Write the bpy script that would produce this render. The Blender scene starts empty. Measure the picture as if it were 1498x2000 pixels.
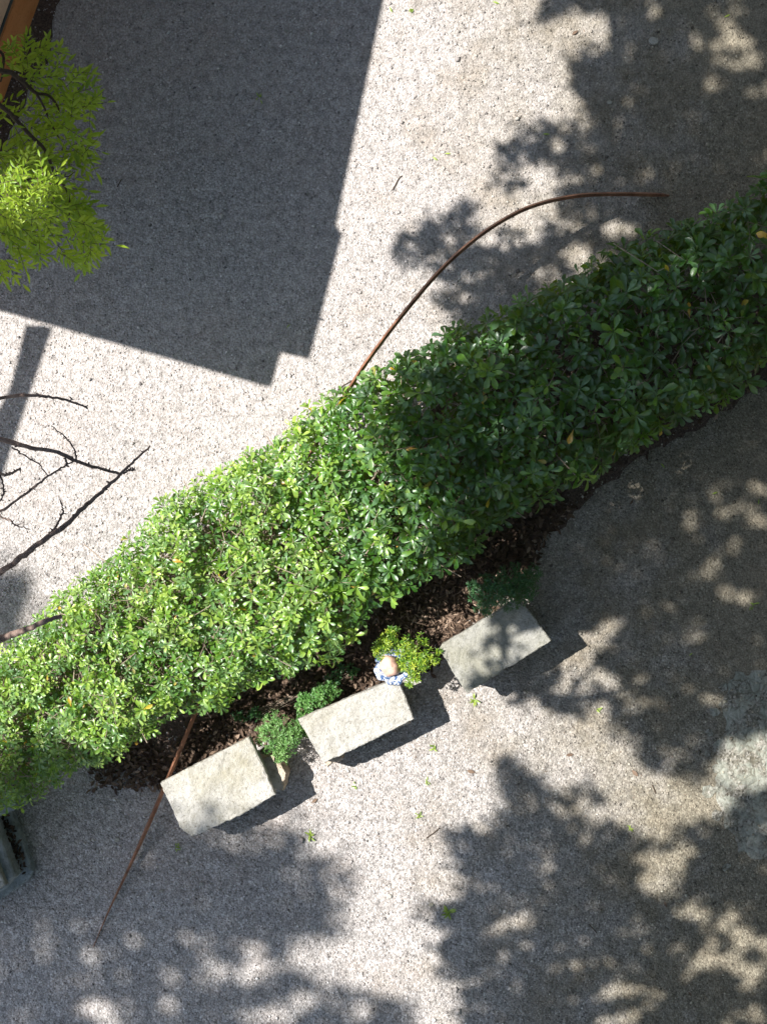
import bpy, math, random
import numpy as np
random.seed(7)
rng = np.random.default_rng(7)
S = bpy.context.scene
COL = S.collection

# ------------------------------------------------------------------ units
# ground plane z = 0, origin under the camera; a photo pixel on the ground is 1/250 m
H = 14.0
PX = 250.0
NX, NY = 880.0, 1000.0            # photo pixel straight below the camera
SUNX, SUNY = 0.632, -0.152        # ground offset of a shadow per metre of height

def U(px, py, z=0.0):
    """place of something seen at a photo pixel and standing z metres high"""
    k = (H - z) / H
    return ((px - NX) / PX * k, (NY - py) / PX * k, z)
def G(sx, sy, z):
    """place, z metres up, of something whose shadow falls at a ground pixel"""
    return ((sx - NX) / PX - SUNX * z, (NY - sy) / PX - SUNY * z, z)

# ------------------------------------------------------------------ camera
cam = bpy.data.cameras.new('camera')
co = bpy.data.objects.new('camera', cam); COL.objects.link(co)
co.location = (0, 0, H); co.rotation_euler = (0, 0, 0)
cam.sensor_width = 36; cam.sensor_fit = 'AUTO'
cam.lens = 36 * H / (2000 / PX)
cam.shift_x = (749 - NX) / 2000; cam.shift_y = (NY - 1000) / 2000
cam.clip_start = 0.05; cam.clip_end = 2000
S.camera = co

# ------------------------------------------------------------------ light
elev = math.atan(1 / math.hypot(SUNX, SUNY))
azim = math.atan2(-SUNY, -SUNX)                    # direction towards the sun, math angle
w = bpy.data.worlds.new('World'); S.world = w; w.use_nodes = True
nt = w.node_tree; nt.nodes.clear()
sky = nt.nodes.new('ShaderNodeTexSky'); sky.sky_type = 'NISHITA'; sky.sun_disc = False
sky.sun_elevation = elev; sky.sun_rotation = math.pi / 2 - azim
sky.air_density = 1.0; sky.dust_density = 0.7
bg = nt.nodes.new('ShaderNodeBackground'); bg.inputs['Strength'].default_value = 0.10
wo = nt.nodes.new('ShaderNodeOutputWorld')
hs = nt.nodes.new('ShaderNodeHueSaturation'); hs.inputs['Saturation'].default_value = .85
nt.links.new(sky.outputs[0], hs.inputs['Color']); nt.links.new(hs.outputs[0], bg.inputs[0]); nt.links.new(bg.outputs[0], wo.inputs[0])
sd = bpy.data.lights.new('sun', 'SUN'); sd.energy = 5.0; sd.angle = math.radians(0.53); sd.color = (1, .972, .94)
so = bpy.data.objects.new('sun', sd); COL.objects.link(so)
from mathutils import Vector, noise
dv = Vector((SUNX, SUNY, -1)).normalized()
so.rotation_euler = dv.to_track_quat('-Z', 'Y').to_euler(); so.location = (-10, 3, 20)
S.view_settings.view_transform = 'Standard'; S.view_settings.look = 'None'
S.view_settings.exposure = 1.06; S.view_settings.gamma = 1

# ------------------------------------------------------------------ node helpers
class NT:
    def __init__(s, name):
        s.m = bpy.data.materials.new(name); s.m.use_nodes = True
        s.t = s.m.node_tree; s.t.nodes.clear()
        s.out = s.t.nodes.new('ShaderNodeOutputMaterial')
    def n(s, typ, ins=None, **kw):
        x = s.t.nodes.new(typ)
        for k, v in kw.items(): setattr(x, k, v)
        for k, v in (ins or {}).items():
            if hasattr(v, 'is_output') or isinstance(v, bpy.types.NodeSocket): s.t.links.new(v, x.inputs[k])
            else: x.inputs[k].default_value = v
        return x
    def ramp(s, fac, stops, interp='LINEAR'):
        x = s.t.nodes.new('ShaderNodeValToRGB'); cr = x.color_ramp; cr.interpolation = interp
        while len(cr.elements) < len(stops): cr.elements.new(0.5)
        for e, (p, c) in zip(cr.elements, stops):
            e.position = p; e.color = (c[0], c[1], c[2], 1)
        s.t.links.new(fac, x.inputs[0]); return x.outputs[0]
    def mix(s, fac, a, b, mode='MIX'):
        x = s.t.nodes.new('ShaderNodeMix'); x.data_type = 'RGBA'; x.blend_type = mode
        for i, v in ((0, fac), (6, a), (7, b)):
            if isinstance(v, bpy.types.NodeSocket): s.t.links.new(v, x.inputs[i])
            else: x.inputs[i].default_value = v if i == 0 else (v[0], v[1], v[2], 1)
        return x.outputs[2]
    def math(s, op, a, b=0.0):
        x = s.t.nodes.new('ShaderNodeMath'); x.operation = op
        for i, v in ((0, a), (1, b)):
            if isinstance(v, bpy.types.NodeSocket): s.t.links.new(v, x.inputs[i])
            else: x.inputs[i].default_value = v
        return x.outputs[0]
    def pos(s):
        return s.n('ShaderNodeNewGeometry').outputs['Position']
    def noise(s, v, scale, detail=3, rough=.5):
        return s.n('ShaderNodeTexNoise', {'Vector': v, 'Scale': scale, 'Detail': detail, 'Roughness': rough}).outputs[0]
    def vor(s, v, scale, feature='F1'):
        return s.n('ShaderNodeTexVoronoi', {'Vector': v, 'Scale': scale}, feature=feature)
    def finish(s, color, rough=.8, bump=None, bstr=.5, bdist=.01, spec=.4, metallic=0.0, transl=None, tw=.3):
        p = s.n('ShaderNodeBsdfPrincipled')
        for k, v in (('Base Color', color), ('Roughness', rough), ('Specular IOR Level', spec), ('Metallic', metallic)):
            if isinstance(v, bpy.types.NodeSocket): s.t.links.new(v, p.inputs[k])
            elif k == 'Base Color': p.inputs[k].default_value = (v[0], v[1], v[2], 1)
            else: p.inputs[k].default_value = v
        if bump is not None:
            b = s.n('ShaderNodeBump', {'Height': bump, 'Strength': bstr, 'Distance': bdist})
            s.t.links.new(b.outputs[0], p.inputs['Normal'])
        o = p.outputs[0]
        if transl is not None:
            tr = s.n('ShaderNodeBsdfTranslucent', {'Color': transl})
            mx = s.n('ShaderNodeMixShader', {0: tw, 1: o, 2: tr.outputs[0]}); o = mx.outputs[0]
        s.t.links.new(o, s.out.inputs[0]); return s.m

def gravel_mat():
    t = NT('gravel'); P = t.pos()
    wob = t.n('ShaderNodeTexNoise', {'Vector': P, 'Scale': 45.0, 'Detail': 2.0})
    pv = t.mix(.012, P, wob.outputs[1], 'ADD')
    v1 = t.vor(pv, 66.0); v2 = t.vor(pv, 140.0)
    g1 = t.ramp(v1.outputs['Color'], [(.1, (.13, .12, .115)), (.3, (.33, .305, .285)), (.5, (.46, .425, .395)), (.7, (.55, .51, .48)), (.9, (.76, .73, .70))])
    g2 = t.ramp(v2.outputs['Color'], [(.1, (.17, .155, .15)), (.4, (.43, .395, .37)), (.7, (.54, .505, .475)), (.9, (.72, .69, .66))])
    c = t.mix(.4, g1, g2)
    # patches of finer, paler dust and of warmer earth
    n1 = t.noise(P, .55, 4, .6); n2 = t.noise(P, 2.3, 5, .65); n3 = t.noise(P, 14, 3)
    sy = t.n('ShaderNodeSeparateXYZ', {0: P})
    fine = t.math('ADD', n1, t.math('MULTIPLY', sy.outputs[1], .045))
    c = t.mix(t.ramp(fine, [(.40, (0, 0, 0)), (.70, (.62, .62, .62))]), c, (.53, .485, .452))
    c = t.mix(t.ramp(n2, [(.5, (0, 0, 0)), (.75, (.45, .45, .45))]), c, (.46, .38, .33))
    c = t.mix(t.ramp(n3, [(.3, (.5, .5, .5)), (.6, (0, 0, 0))]), c, (.20, .19, .175))
    # tree shade painted in: darker green-brown tone towards the right-hand side
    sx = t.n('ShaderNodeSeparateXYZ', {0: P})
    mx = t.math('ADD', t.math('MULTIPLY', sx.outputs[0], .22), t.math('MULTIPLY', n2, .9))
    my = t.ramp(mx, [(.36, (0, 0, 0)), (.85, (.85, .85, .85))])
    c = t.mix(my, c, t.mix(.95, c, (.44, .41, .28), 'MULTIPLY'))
    crev = t.ramp(v1.outputs['Distance'], [(.35, (1, 1, 1)), (.75, (.62, .60, .58))])
    c = t.mix(.8, c, crev, 'MULTIPLY')
    h = t.math('ADD', t.math('MULTIPLY', v1.outputs['Distance'], -1.0), t.math('MULTIPLY', v2.outputs['Distance'], -.5))
    h = t.math('ADD', h, t.math('MULTIPLY', n3, 2.6))
    sc = t.noise(P, 26, 4, .7)
    h = t.math('ADD', h, t.math('MULTIPLY', t.ramp(sc, [(.30, (0, 0, 0)), (.42, (1, 1, 1))]), 1.1))
    c = t.mix(t.ramp(sc, [(.28, (.45, .45, .45)), (.36, (0, 0, 0))]), c, (.13, .11, .10))  # shadow specks in the dents, painted dark
    return t.finish(c, .85, h, .95, .006, .25)

def stone_mat(name, a, b, c3, moss=.0):
    t = NT(name); P = t.pos()
    n1 = t.noise(P, 5, 7, .7); n2 = t.noise(P, 38, 5, .7); n3 = t.noise(P, 2.2, 4, .6); n4 = t.noise(P, 13, 6, .75)
    c = t.ramp(n1, [(.3, a), (.5, b), (.68, c3)])
    dk = (a[0] * .45, a[1] * .43, a[2] * .38)
    c = t.mix(t.ramp(n4, [(.50, (0, 0, 0)), (.60, (.55, .55, .55)), (.72, (.1, .1, .1))]), c, (a[0] * .75, a[1] * .75, a[2] * .72))
    c = t.mix(t.ramp(n2, [(.32, (.8, .8, .8)), (.43, (0, 0, 0))]), c, dk)
    c = t.mix(t.ramp(n3, [(.48, (0, 0, 0)), (.68, (moss, moss, moss))]), c, (a[0] * .9, a[1] * .85, a[2] * .55))
    pit = t.vor(P, 48)
    c = t.mix(t.ramp(pit.outputs['Distance'], [(.06, (.8, .8, .8)), (.16, (0, 0, 0))]), c, dk)
    h = t.math('ADD', n2, t.math('ADD', t.math('MULTIPLY', n1, 1.5), t.math('MULTIPLY', n4, 2.0)))
    return t.finish(c, .9, h, .9, .014, .2)

def leaf_mat(name, stops, rough=.35, tw=.3, tcol=(.30, .50, .05), spec=.5, grey=False):
    t = NT(name)
    a = t.n('ShaderNodeAttribute', attribute_name='tint').outputs['Fac']
    c = t.ramp(a, stops)
    n = t.noise(t.pos(), 55, 3)
    c = t.mix(.35, c, t.ramp(n, [(.3, (.6, .6, .6)), (.7, (1.3, 1.3, 1.2))]), 'MULTIPLY')
    if grey:      # glaucous older shoots in drifts
        g = t.noise(t.pos(), 7.5, 4, .65)
        c = t.mix(t.ramp(g, [(.46, (0, 0, 0)), (.60, (.6, .6, .6))]), c, (.13, .23, .13))
    tc = t.mix(.6, c, tcol)
    return t.finish(c, rough, None, spec=spec, transl=tc, tw=tw)

def bark_mat(name, a, b):
    t = NT(name); P = t.pos()
    n1 = t.noise(P, 30, 5, .7); n2 = t.noise(P, 120, 3)
    c = t.ramp(n1, [(.3, a), (.7, b)])
    return t.finish(c, .9, t.math('ADD', n1, n2), .8, .01, .2)

M = {}
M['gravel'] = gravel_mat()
M['stone'] = stone_mat('pale_limestone', (.33, .31, .27), (.44, .42, .375), (.51, .49, .45), .4)
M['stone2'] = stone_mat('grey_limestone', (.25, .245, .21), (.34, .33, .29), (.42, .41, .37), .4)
M['block'] = stone_mat('brown_stone', (.36, .28, .21), (.50, .41, .32), (.60, .52, .43), .1)
M['dark_stone'] = stone_mat('weathered_stone', (.22, .24, .25), (.30, .33, .34), (.42, .45, .46), .5)
def cracked():
    t = NT('old_concrete'); P = t.pos(); n1 = t.noise(P, 4, 6, .7); n2 = t.noise(P, 45, 4, .7)
    wv = t.n('ShaderNodeTexNoise', {'Vector': P, 'Scale': 7.0, 'Detail': 4.0})
    pv = t.mix(.14, P, wv.outputs[1], 'ADD')
    e = t.n('ShaderNodeTexVoronoi', {'Vector': pv, 'Scale': 13.0}, feature='DISTANCE_TO_EDGE').outputs['Distance']
    c = t.ramp(n1, [(.3, (.20, .21, .165)), (.55, (.30, .31, .26)), (.75, (.40, .40, .35))])
    c = t.mix(t.ramp(n2, [(.32, (.7, .7, .7)), (.45, (0, 0, 0))]), c, (.16, .14, .10))
    gv = t.vor(P, 66.0); gc = t.ramp(gv.outputs['Color'], [(.1, (.06, .055, .045)), (.5, (.19, .175, .14)), (.9, (.34, .32, .28))])
    c = t.mix(t.ramp(t.noise(P, 6.5, 6, .7), [(.44, (.95, .95, .95)), (.56, (.12, .12, .12))]), c, gc)
    msk = t.math('MULTIPLY', t.ramp(e, [(.0, (1, 1, 1)), (.10, (0, 0, 0))]), t.ramp(n1, [(.40, (.8, .8, .8)), (.56, (0, 0, 0))]))
    c = t.mix(msk, c, (.09, .08, .055))
    return t.finish(c, .9, t.math('ADD', n2, t.math('MULTIPLY', e, 3.0)), .8, .01, .2)
M['concrete'] = cracked()
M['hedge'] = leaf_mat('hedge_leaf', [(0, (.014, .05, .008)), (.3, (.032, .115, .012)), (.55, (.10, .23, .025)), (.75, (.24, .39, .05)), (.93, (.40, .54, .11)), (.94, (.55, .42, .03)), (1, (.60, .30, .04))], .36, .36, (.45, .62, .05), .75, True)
M['canopy'] = leaf_mat('canopy_leaf', [(0, (.03, .08, .015)), (1, (.07, .13, .025))], .5, .08)
M['ash'] = leaf_mat('ash_leaf', [(0, (.13, .24, .02)), (.5, (.28, .42, .03)), (1, (.46, .58, .07))], .4, .48, (.45, .62, .04))
M['lime'] = leaf_mat('lime_leaf', [(0, (.03, .11, .015)), (.45, (.12, .26, .03)), (.75, (.36, .47, .04)), (1, (.58, .62, .08))], .4, .35, (.5, .6, .05))
M['feather'] = leaf_mat('feather_leaf', [(0, (.05, .14, .03)), (.5, (.10, .24, .06)), (1, (.22, .38, .12))], .45, .3)
M['darkleaf'] = leaf_mat('dark_leaf', [(0, (.02, .07, .03)), (1, (.06, .16, .05))], .4, .25)
M['litter'] = leaf_mat('dead_leaf', [(0, (.030, .020, .015)), (.5, (.085, .055, .038)), (.8, (.17, .115, .08)), (1, (.38, .28, .21))], .7, .08, (.3, .15, .05), .2)
def pebble():
    t = NT('pebble_stone'); P = t.pos()
    at = t.n('ShaderNodeAttribute', attribute_name='tint').outputs['Fac']
    c = t.ramp(at, [(0, (.16, .145, .14)), (.3, (.34, .31, .29)), (.7, (.48, .44, .41)), (1, (.70, .67, .64))])
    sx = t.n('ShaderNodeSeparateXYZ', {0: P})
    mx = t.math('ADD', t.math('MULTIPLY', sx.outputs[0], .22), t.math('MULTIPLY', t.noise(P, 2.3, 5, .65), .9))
    c = t.mix(t.ramp(mx, [(.36, (0, 0, 0)), (.85, (.85, .85, .85))]), c, t.mix(.95, c, (.46, .43, .30), 'MULTIPLY'))  # painted tree shade as on the gravel, darker towards the right
    return t.finish(c, .85, spec=.15)
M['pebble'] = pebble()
M['bark'] = bark_mat('bark', (.12, .08, .065), (.30, .22, .18))
M['twig'] = bark_mat('twig', (.20, .15, .11), (.42, .34, .26))
M['darkbark'] = bark_mat('dark_bark', (.05, .035, .025), (.13, .09, .06))
def soil():
    t = NT('soil'); P = t.pos(); n1 = t.noise(P, 9, 6, .7); n2 = t.noise(P, 70, 4, .7)
    c = t.mix(.5, t.ramp(n1, [(.3, (.04, .028, .022)), (.7, (.11, .08, .06))]), t.ramp(n2, [(.35, (.05, .035, .03)), (.7, (.26, .19, .15))]))
    return t.finish(c, .95, n2, 1.0, .012, .1)
M['soil'] = soil()
def rust():
    t = NT('rusted_steel'); P = t.pos(); n1 = t.noise(P, 12, 5, .7); n2 = t.noise(P, 90, 3)
    c = t.ramp(n1, [(.3, (.14, .06, .04)), (.52, (.33, .155, .09)), (.75, (.52, .28, .18))])
    return t.finish(c, .5, n2, .3, .002, .5, .35)
M['rust'] = rust()
def plaster(name, a, b):
    t = NT(name); P = t.pos(); n1 = t.noise(P, 3.5, 6, .65); n2 = t.noise(P, 45, 4)
    c = t.ramp(n1, [(.3, a), (.7, b)])
    c = t.mix(t.ramp(n2, [(.3, (.5, .5, .5)), (.42, (0, 0, 0))]), c, (a[0] * .6, a[1] * .6, a[2] * .6))
    return t.finish(c, .85, n2, .35, .006, .25)
M['terra'] = plaster('terracotta_plaster', (.50, .17, .055), (.66, .28, .11))
M['pink'] = plaster('faded_pink_plaster', (.62, .38, .26), (.74, .50, .37))
M['metal'] = plaster('dark_metal', (.05, .055, .055), (.09, .10, .10))
M['roof'] = plaster('roof_tile', (.30, .16, .10), (.42, .24, .16))
M['wood'] = bark_mat('weathered_wood', (.12, .08, .05), (.26, .18, .12))
def glaze():
    t = NT('blue_white_glaze'); P = t.pos()
    n = t.noise(P, 30, 3, .6)
    c = t.ramp(n, [(.44, (.58, .59, .62)), (.47, (.08, .14, .28)), (.57, (.04, .08, .18)), (.60, (.58, .59, .62))], 'LINEAR')
    return t.finish(c, .18, n, .1, .003, .6)
M['glaze'] = glaze()
M['clay'] = plaster('salmon_clay', (.58, .34, .26), (.68, .44, .34))
def weed():
    return leaf_mat('weed_leaf', [(0, (.14, .24, .03)), (1, (.40, .50, .10))], .5, .35)
M['weed'] = weed()

# ------------------------------------------------------------------ object helpers
def tag(o, label=None, cat=None, group=None, kind=None):
    if label: o['label'] = label
    if cat: o['category'] = cat
    if group: o['group'] = group
    if kind: o['kind'] = kind
    return o
def link(name, me, mat, parent=None):
    o = bpy.data.objects.new(name, me); COL.objects.link(o)
    if mat: me.materials.append(mat)
    if parent is not None:
        o.parent = parent
        o.matrix_parent_inverse = parent.matrix_world.inverted()
    return o
def empty(name, loc, label, cat, group=None):
    o = bpy.data.objects.new(name, None); COL.objects.link(o); o.location = loc
    o.empty_display_size = .1
    bpy.context.view_layer.update()
    return tag(o, label, cat, group)
def mesh_np(name, V, F, tint=None, smooth=False):
    """V (n,3), F (m,k) all faces of k corners"""
    me = bpy.data.meshes.new(name); k = F.shape[1]
    me.vertices.add(len(V)); me.vertices.foreach_set('co', V.astype(np.float32).ravel())
    me.loops.add(F.size); me.loops.foreach_set('vertex_index', F.astype(np.int32).ravel())
    me.polygons.add(len(F))
    me.polygons.foreach_set('loop_start', np.arange(0, F.size, k, dtype=np.int32))
    me.polygons.foreach_set('loop_total', np.full(len(F), k, dtype=np.int32))
    if tint is not None:
        a = me.attributes.new('tint', 'FLOAT', 'POINT'); a.data.foreach_set('value', tint.astype(np.float32))
    me.update(calc_edges=True)
    if smooth: me.polygons.foreach_set('use_smooth', np.ones(len(F), dtype=bool))
    return me
def unit(a): return a / np.maximum(np.linalg.norm(a, axis=1, keepdims=True), 1e-9)

def leaf_template(kind):
    if kind == 'obovate':
        st = [(0, .018, .0), (.22, .05, .03), (.45, .12, .045), (.68, .185, .03), (.86, .16, -.01), (1, .02, -.06)]
    elif kind == 'lance':
        st = [(0, .015, 0), (.28, .11, .02), (.55, .13, .0), (.8, .07, -.05), (1, .005, -.12)]
    elif kind == 'oval':
        st = [(0, .03, 0), (.3, .2, .02), (.65, .22, .0), (1, .02, -.05)]
    else:   # simple
        st = [(0, .05, 0), (.5, .24, .02), (1, .03, 0)]
    V = []
    for t, wd, h in st: V += [(t, -wd, h + wd * .35), (t, 0, h), (t, wd, h + wd * .35)]
    F = []
    for i in range(len(st) - 1):
        a = i * 3; b = a + 3
        F += [(a, b, b + 1, a + 1), (a + 1, b + 1, b + 2, a + 2)]
    return np.array(V, float), np.array(F, int)
def place(tp, P, D, N, L, tint):
    TV, TF = tp
    D = unit(D); B = unit(np.cross(D, N)); N = np.cross(B, D)
    n = len(P); k = len(TV)
    V = P[:, None, :] + L[:, None, None] * (TV[None, :, 0:1] * D[:, None, :] + TV[None, :, 1:2] * B[:, None, :] + TV[None, :, 2:3] * N[:, None, :])
    F = TF[None] + (np.arange(n) * k)[:, None, None]
    return V.reshape(-1, 3), F.reshape(-1, TF.shape[1]), np.repeat(tint, k)
def tubes(paths, sides=6):
    """paths: list of (points, radii) -> arrays of one mesh"""
    V = []; F = []; base = 0
    for pts, rad in paths:
        pts = np.array(pts, float); n = len(pts)
        T = unit(np.gradient(pts, axis=0)) if n > 1 else None
        up = np.array([0, 0, 1.0]) if abs(T[0][2]) < .9 else np.array([1.0, 0, 0])
        for i in range(n):
            b = np.cross(T[i], up); b /= max(np.linalg.norm(b), 1e-6); c = np.cross(b, T[i])
            for s in range(sides):
                a = 2 * math.pi * s / sides
                V.append(pts[i] + rad[i] * (math.cos(a) * b + math.sin(a) * c))
        for i in range(n - 1):
            for s in range(sides):
                a0 = base + i * sides + s; a1 = base + i * sides + (s + 1) % sides
                F.append((a0, a1, a1 + sides, a0 + sides))
        base += n * sides
    return np.array(V), np.array(F, int)
def smooth_path(pts, m=8):
    pts = np.array(pts, float); P = np.vstack([2 * pts[0] - pts[1], pts, 2 * pts[-1] - pts[-2]]); out = []
    for i in range(1, len(P) - 2):
        for j in range(m):
            t = j / m
            out.append(.5 * ((2 * P[i]) + (-P[i - 1] + P[i + 1]) * t + (2 * P[i - 1] - 5 * P[i] + 4 * P[i + 1] - P[i + 2]) * t * t + (-P[i - 1] + 3 * P[i] - 3 * P[i + 1] + P[i + 2]) * t ** 3))
    out.append(P[-2]); return np.array(out)
def poly_in(poly, X, Y):
    ins = np.zeros(len(X), bool); n = len(poly)
    for i in range(n):
        x1, y1 = poly[i]; x2, y2 = poly[(i + 1) % n]
        if y1 == y2: continue
        c = ((y1 > Y) != (y2 > Y)) & (X < (x2 - x1) * (Y - y1) / (y2 - y1) + x1)
        ins ^= c
    return ins
def poly_dist(poly, X, Y):
    d = np.full(len(X), 1e9); n = len(poly)
    for i in range(n):
        a = np.array(poly[i], float); b = np.array(poly[(i + 1) % n], float); ab = b - a
        t = np.clip(((X - a[0]) * ab[0] + (Y - a[1]) * ab[1]) / max(ab @ ab, 1e-9), 0, 1)
        d = np.minimum(d, np.hypot(X - a[0] - t * ab[0], Y - a[1] - t * ab[1]))
    return d
def sample_poly(poly, n):
    p = np.array(poly, float); lo = p.min(0); hi = p.max(0); out = np.zeros((0, 2))
    while len(out) < n:
        q = rng.uniform(lo, hi, (n * 2, 2)); out = np.vstack([out, q[poly_in(poly, q[:, 0], q[:, 1])]])
    return out[:n]
def sheet(name, poly, z, mat, rag=.03, step=.05):
    """flat sheet over a ground polygon given in photo pixels, with a ragged edge"""
    pts = [];
    for i in range(len(poly)):
        a = np.array(U(*poly[i])[:2]); b = np.array(U(*poly[(i + 1) % len(poly)])[:2]); L = np.linalg.norm(b - a)
        for k in range(max(1, int(L / step))):
            p = a + (b - a) * k / max(1, int(L / step))
            nn = noise.noise_vector(Vector((p[0] * 5, p[1] * 5, z * 9))) + .5 * noise.noise_vector(Vector((p[0] * 17, p[1] * 17, 3)))
            pts.append((p[0] + rag * nn.x * 2, p[1] + rag * nn.y * 2, z))
    me = bpy.data.meshes.new(name); me.from_pydata(pts, [], [list(range(len(pts)))]); me.update()
    if me.polygons[0].normal.z < 0: me.flip_normals()
    return link(name, me, mat)

# ------------------------------------------------------------------ ground
g = 300.0; nseg = 2
me = bpy.data.meshes.new('ground'); me.from_pydata([(-g, -g, 0), (g, -g, 0), (g, g, 0), (-g, g, 0)], [], [(0, 1, 2, 3)])
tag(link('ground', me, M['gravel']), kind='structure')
bed = [(-200, 1640), (0, 1520), (120, 1480), (200, 1505), (330, 1508), (480, 1450), (590, 1415), (740, 1335), (860, 1270), (900, 1215), (1000, 1150), (1040, 1090), (1125, 995), (1190, 935), (1270, 880), (1360, 835), (1498, 750), (1700, 640), (1700, 430), (1300, 560), (1000, 700), (700, 880), (400, 1040), (100, 1250), (-200, 1450)]  # soil bed, widened at lower right to stand for shade at the hedge foot
tag(sheet('soil', bed, .004, M['soil'], .035, .05), kind='structure')
shade_strip = [(80, -30), (128, -30), (112, 40), (95, 110), (60, 190), (10, 300), (-60, 440), (-95, 430), (-20, 260), (45, 90)]
tag(sheet('soil_shade_strip', [(p[0] - 4, p[1]) for p in shade_strip], .004, M['soil'], .02), kind='structure')  # dark earth at the wall foot, with corner shade put into its colour
pv = [(1425, 1320), (1470, 1310), (1700, 1290), (1700, 1700), (1490, 1680), (1440, 1665), (1418, 1600), (1400, 1540), (1385, 1480), (1418, 1420), (1412, 1370)]
tag(sheet('paving_patch', pv, .005, M['concrete'], .035, .02), kind='structure')
for i, (cx, cy, cr) in enumerate([(1404, 1462, 16), (1392, 1500, 10), (1398, 1392, 10), (1410, 1345, 8), (1388, 1545, 13), (1400, 1590, 12), (1376, 1470, 8), (1424, 1690, 9), (1385, 1430, 7)]):
    tag(sheet('paving_crumb', [(cx + cr * math.cos(k * .9) * 1.1, cy + cr * math.sin(k * .9)) for k in range(7)], .0055 + i * .0003, M['concrete'], .02, .012), kind='structure')
# pebbles: real little stones over the sheet
def pebbles():
    n = 48000
    x = rng.uniform(-60, 1560, n); y = rng.uniform(-60, 2060, n)
    L = rng.gamma(4, .0012, n) + .0026
    L[rng.random(n) < .004] *= 2.4
    TV = np.array([(1, 0, 0), (0, 1, 0), (-1, 0, 0), (0, -1, 0), (.1, .1, .75), (0, 0, -.6)], float)
    TF = np.array([(0, 1, 4), (1, 2, 4), (2, 3, 4), (3, 0, 4), (1, 0, 5), (2, 1, 5), (3, 2, 5), (0, 3, 5)])
    P = np.stack([(x - NX) / PX, (NY - y) / PX, L * .3], 1)
    a = rng.uniform(0, 6.28, n); D = np.stack([np.cos(a), np.sin(a), rng.normal(0, .15, n)], 1)
    N = np.tile([0, 0, 1.0], (n, 1)) + rng.normal(0, .2, (n, 3))
    TV = TV * np.array([1, .75, .8])
    V, F, T = place((TV, TF), P, D, N, L, np.clip(rng.normal(.5, .33, n), 0, 1))
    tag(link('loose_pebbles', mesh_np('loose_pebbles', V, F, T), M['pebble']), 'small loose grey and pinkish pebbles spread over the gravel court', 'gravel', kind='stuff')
pebbles()

# ------------------------------------------------------------------ building whose roof shades the upper left
def box_poly(name, pts, z0, z1, mat, parent, bevel=0):
    n = len(pts)
    V = [(x, y, z0) for x, y in pts] + [(x, y, z1) for x, y in pts]
    F = [list(range(n))[::-1], [i + n for i in range(n)]] + [[i, (i + 1) % n, (i + 1) % n + n, i + n] for i in range(n)]
    me = bpy.data.meshes.new(name); me.from_pydata(V, [], F)
    a = sum(pts[i][0] * pts[(i + 1) % n][1] - pts[(i + 1) % n][0] * pts[i][1] for i in range(n))
    if a < 0: me.flip_normals()
    me.update(); return link(name, me, mat, parent)
def xw(y, off=0): return 78 - .36 * y + off
ZR = 3.8
bl = empty('building', U(-300, -200, 0), 'terracotta plastered building at the top left corner behind the leafy tree', 'building')
def gp(px, py): return U(px, py, 0)[:2]
box_poly('plinth', [gp(xw(-900), -900), gp(xw(470), 470), gp(-1500, 470 - 330), gp(-1500, -900)], 0, .54, M['terra'], bl)
box_poly('band', [gp(xw(-900, -4), -900), gp(xw(466, -4), 466), gp(-1500, 466 - 330), gp(-1500, -900)], .54, .575, M['metal'], bl)
box_poly('wall', [gp(xw(-900, -7), -900), gp(xw(462, -7), 462), gp(-1496, 462 - 330), gp(-1496, -896)], .575, ZR - .16, M['pink'], bl)
sh = [(1000, -1300), (750, 0), (657, 440), (669, 458), (605, 702), (549, 689), (530, 757), (0, 606), (-900, 360), (-900, -1300)]
box_poly('roof', [G(x, y, ZR)[:2] for x, y in sh], ZR - .16, ZR, M['roof'], bl)
pg = empty('pergola', G(-20, 900, 0), 'timber pergola frame beside the building throwing a bar shadow on the left gravel', 'pergola')
box_poly('beam', [G(x, y, ZR - .02)[:2] for x, y in [(70, 640), (104, 640), (14, 905), (-60, 1160), (-95, 1150), (-24, 890), (40, 760)]], ZR - .14, ZR - .02, M['wood'], pg)
box_poly('crossbeam', [G(x, y, ZR - .02)[:2] for x, y in [(18, 812), (10, 832), (-400, 700), (-400, 680)]], ZR - .13, ZR - .03, M['wood'], pg)

# ------------------------------------------------------------------ curved steel bar
def bar():
    P = [(1306, 382, .0), (1280, 380, .10), (1200, 379, .34), (1130, 382, .50), (1060, 396, .62), (1000, 420, .70), (930, 465, .76), (860, 528, .79), (790, 610, .78), (725, 695, .74), (685, 755, .70), (610, 880, .62), (520, 1060, .52), (440, 1240, .41), (383, 1390, .32), (335, 1505, .22), (293, 1605, .14), (255, 1690, .08), (215, 1775, .04), (183, 1850, .0)]
    q = smooth_path([U(*p) for p in P], 8); n = len(q)
    T = unit(np.gradient(q, axis=0)); V = []; F = []
    prof = [(-.016, -.01), (0, .022), (.016, -.01), (.010, -.05), (-.010, -.05)]; k = len(prof)
    for i in range(n):
        s = min(1, min(i, n - 1 - i) / 26 + .12) if i > n / 2 else min(1, i / 14 + .45)
        b = np.cross(T[i], [0, 0, 1]); b /= np.linalg.norm(b)
        for (u, h) in prof: V.append(q[i] + b * u * s + np.array([0, 0, h * s + .006]))
    for i in range(n - 1):
        for j in range(k): F.append((i * k + j, i * k + (j + 1) % k, (i + 1) * k + (j + 1) % k, (i + 1) * k + j))
    F += [tuple(range(k))[::-1], tuple((n - 1) * k + j for j in range(k))]
    me = bpy.data.meshes.new('curved_steel_bar'); me.from_pydata([tuple(v) for v in V], [], F); me.update()
    tag(link('curved_steel_bar', me, M['rust']), 'long rusty brown steel bar arching through the hedge to a point on the gravel', 'sculpture')
bar()

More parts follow.
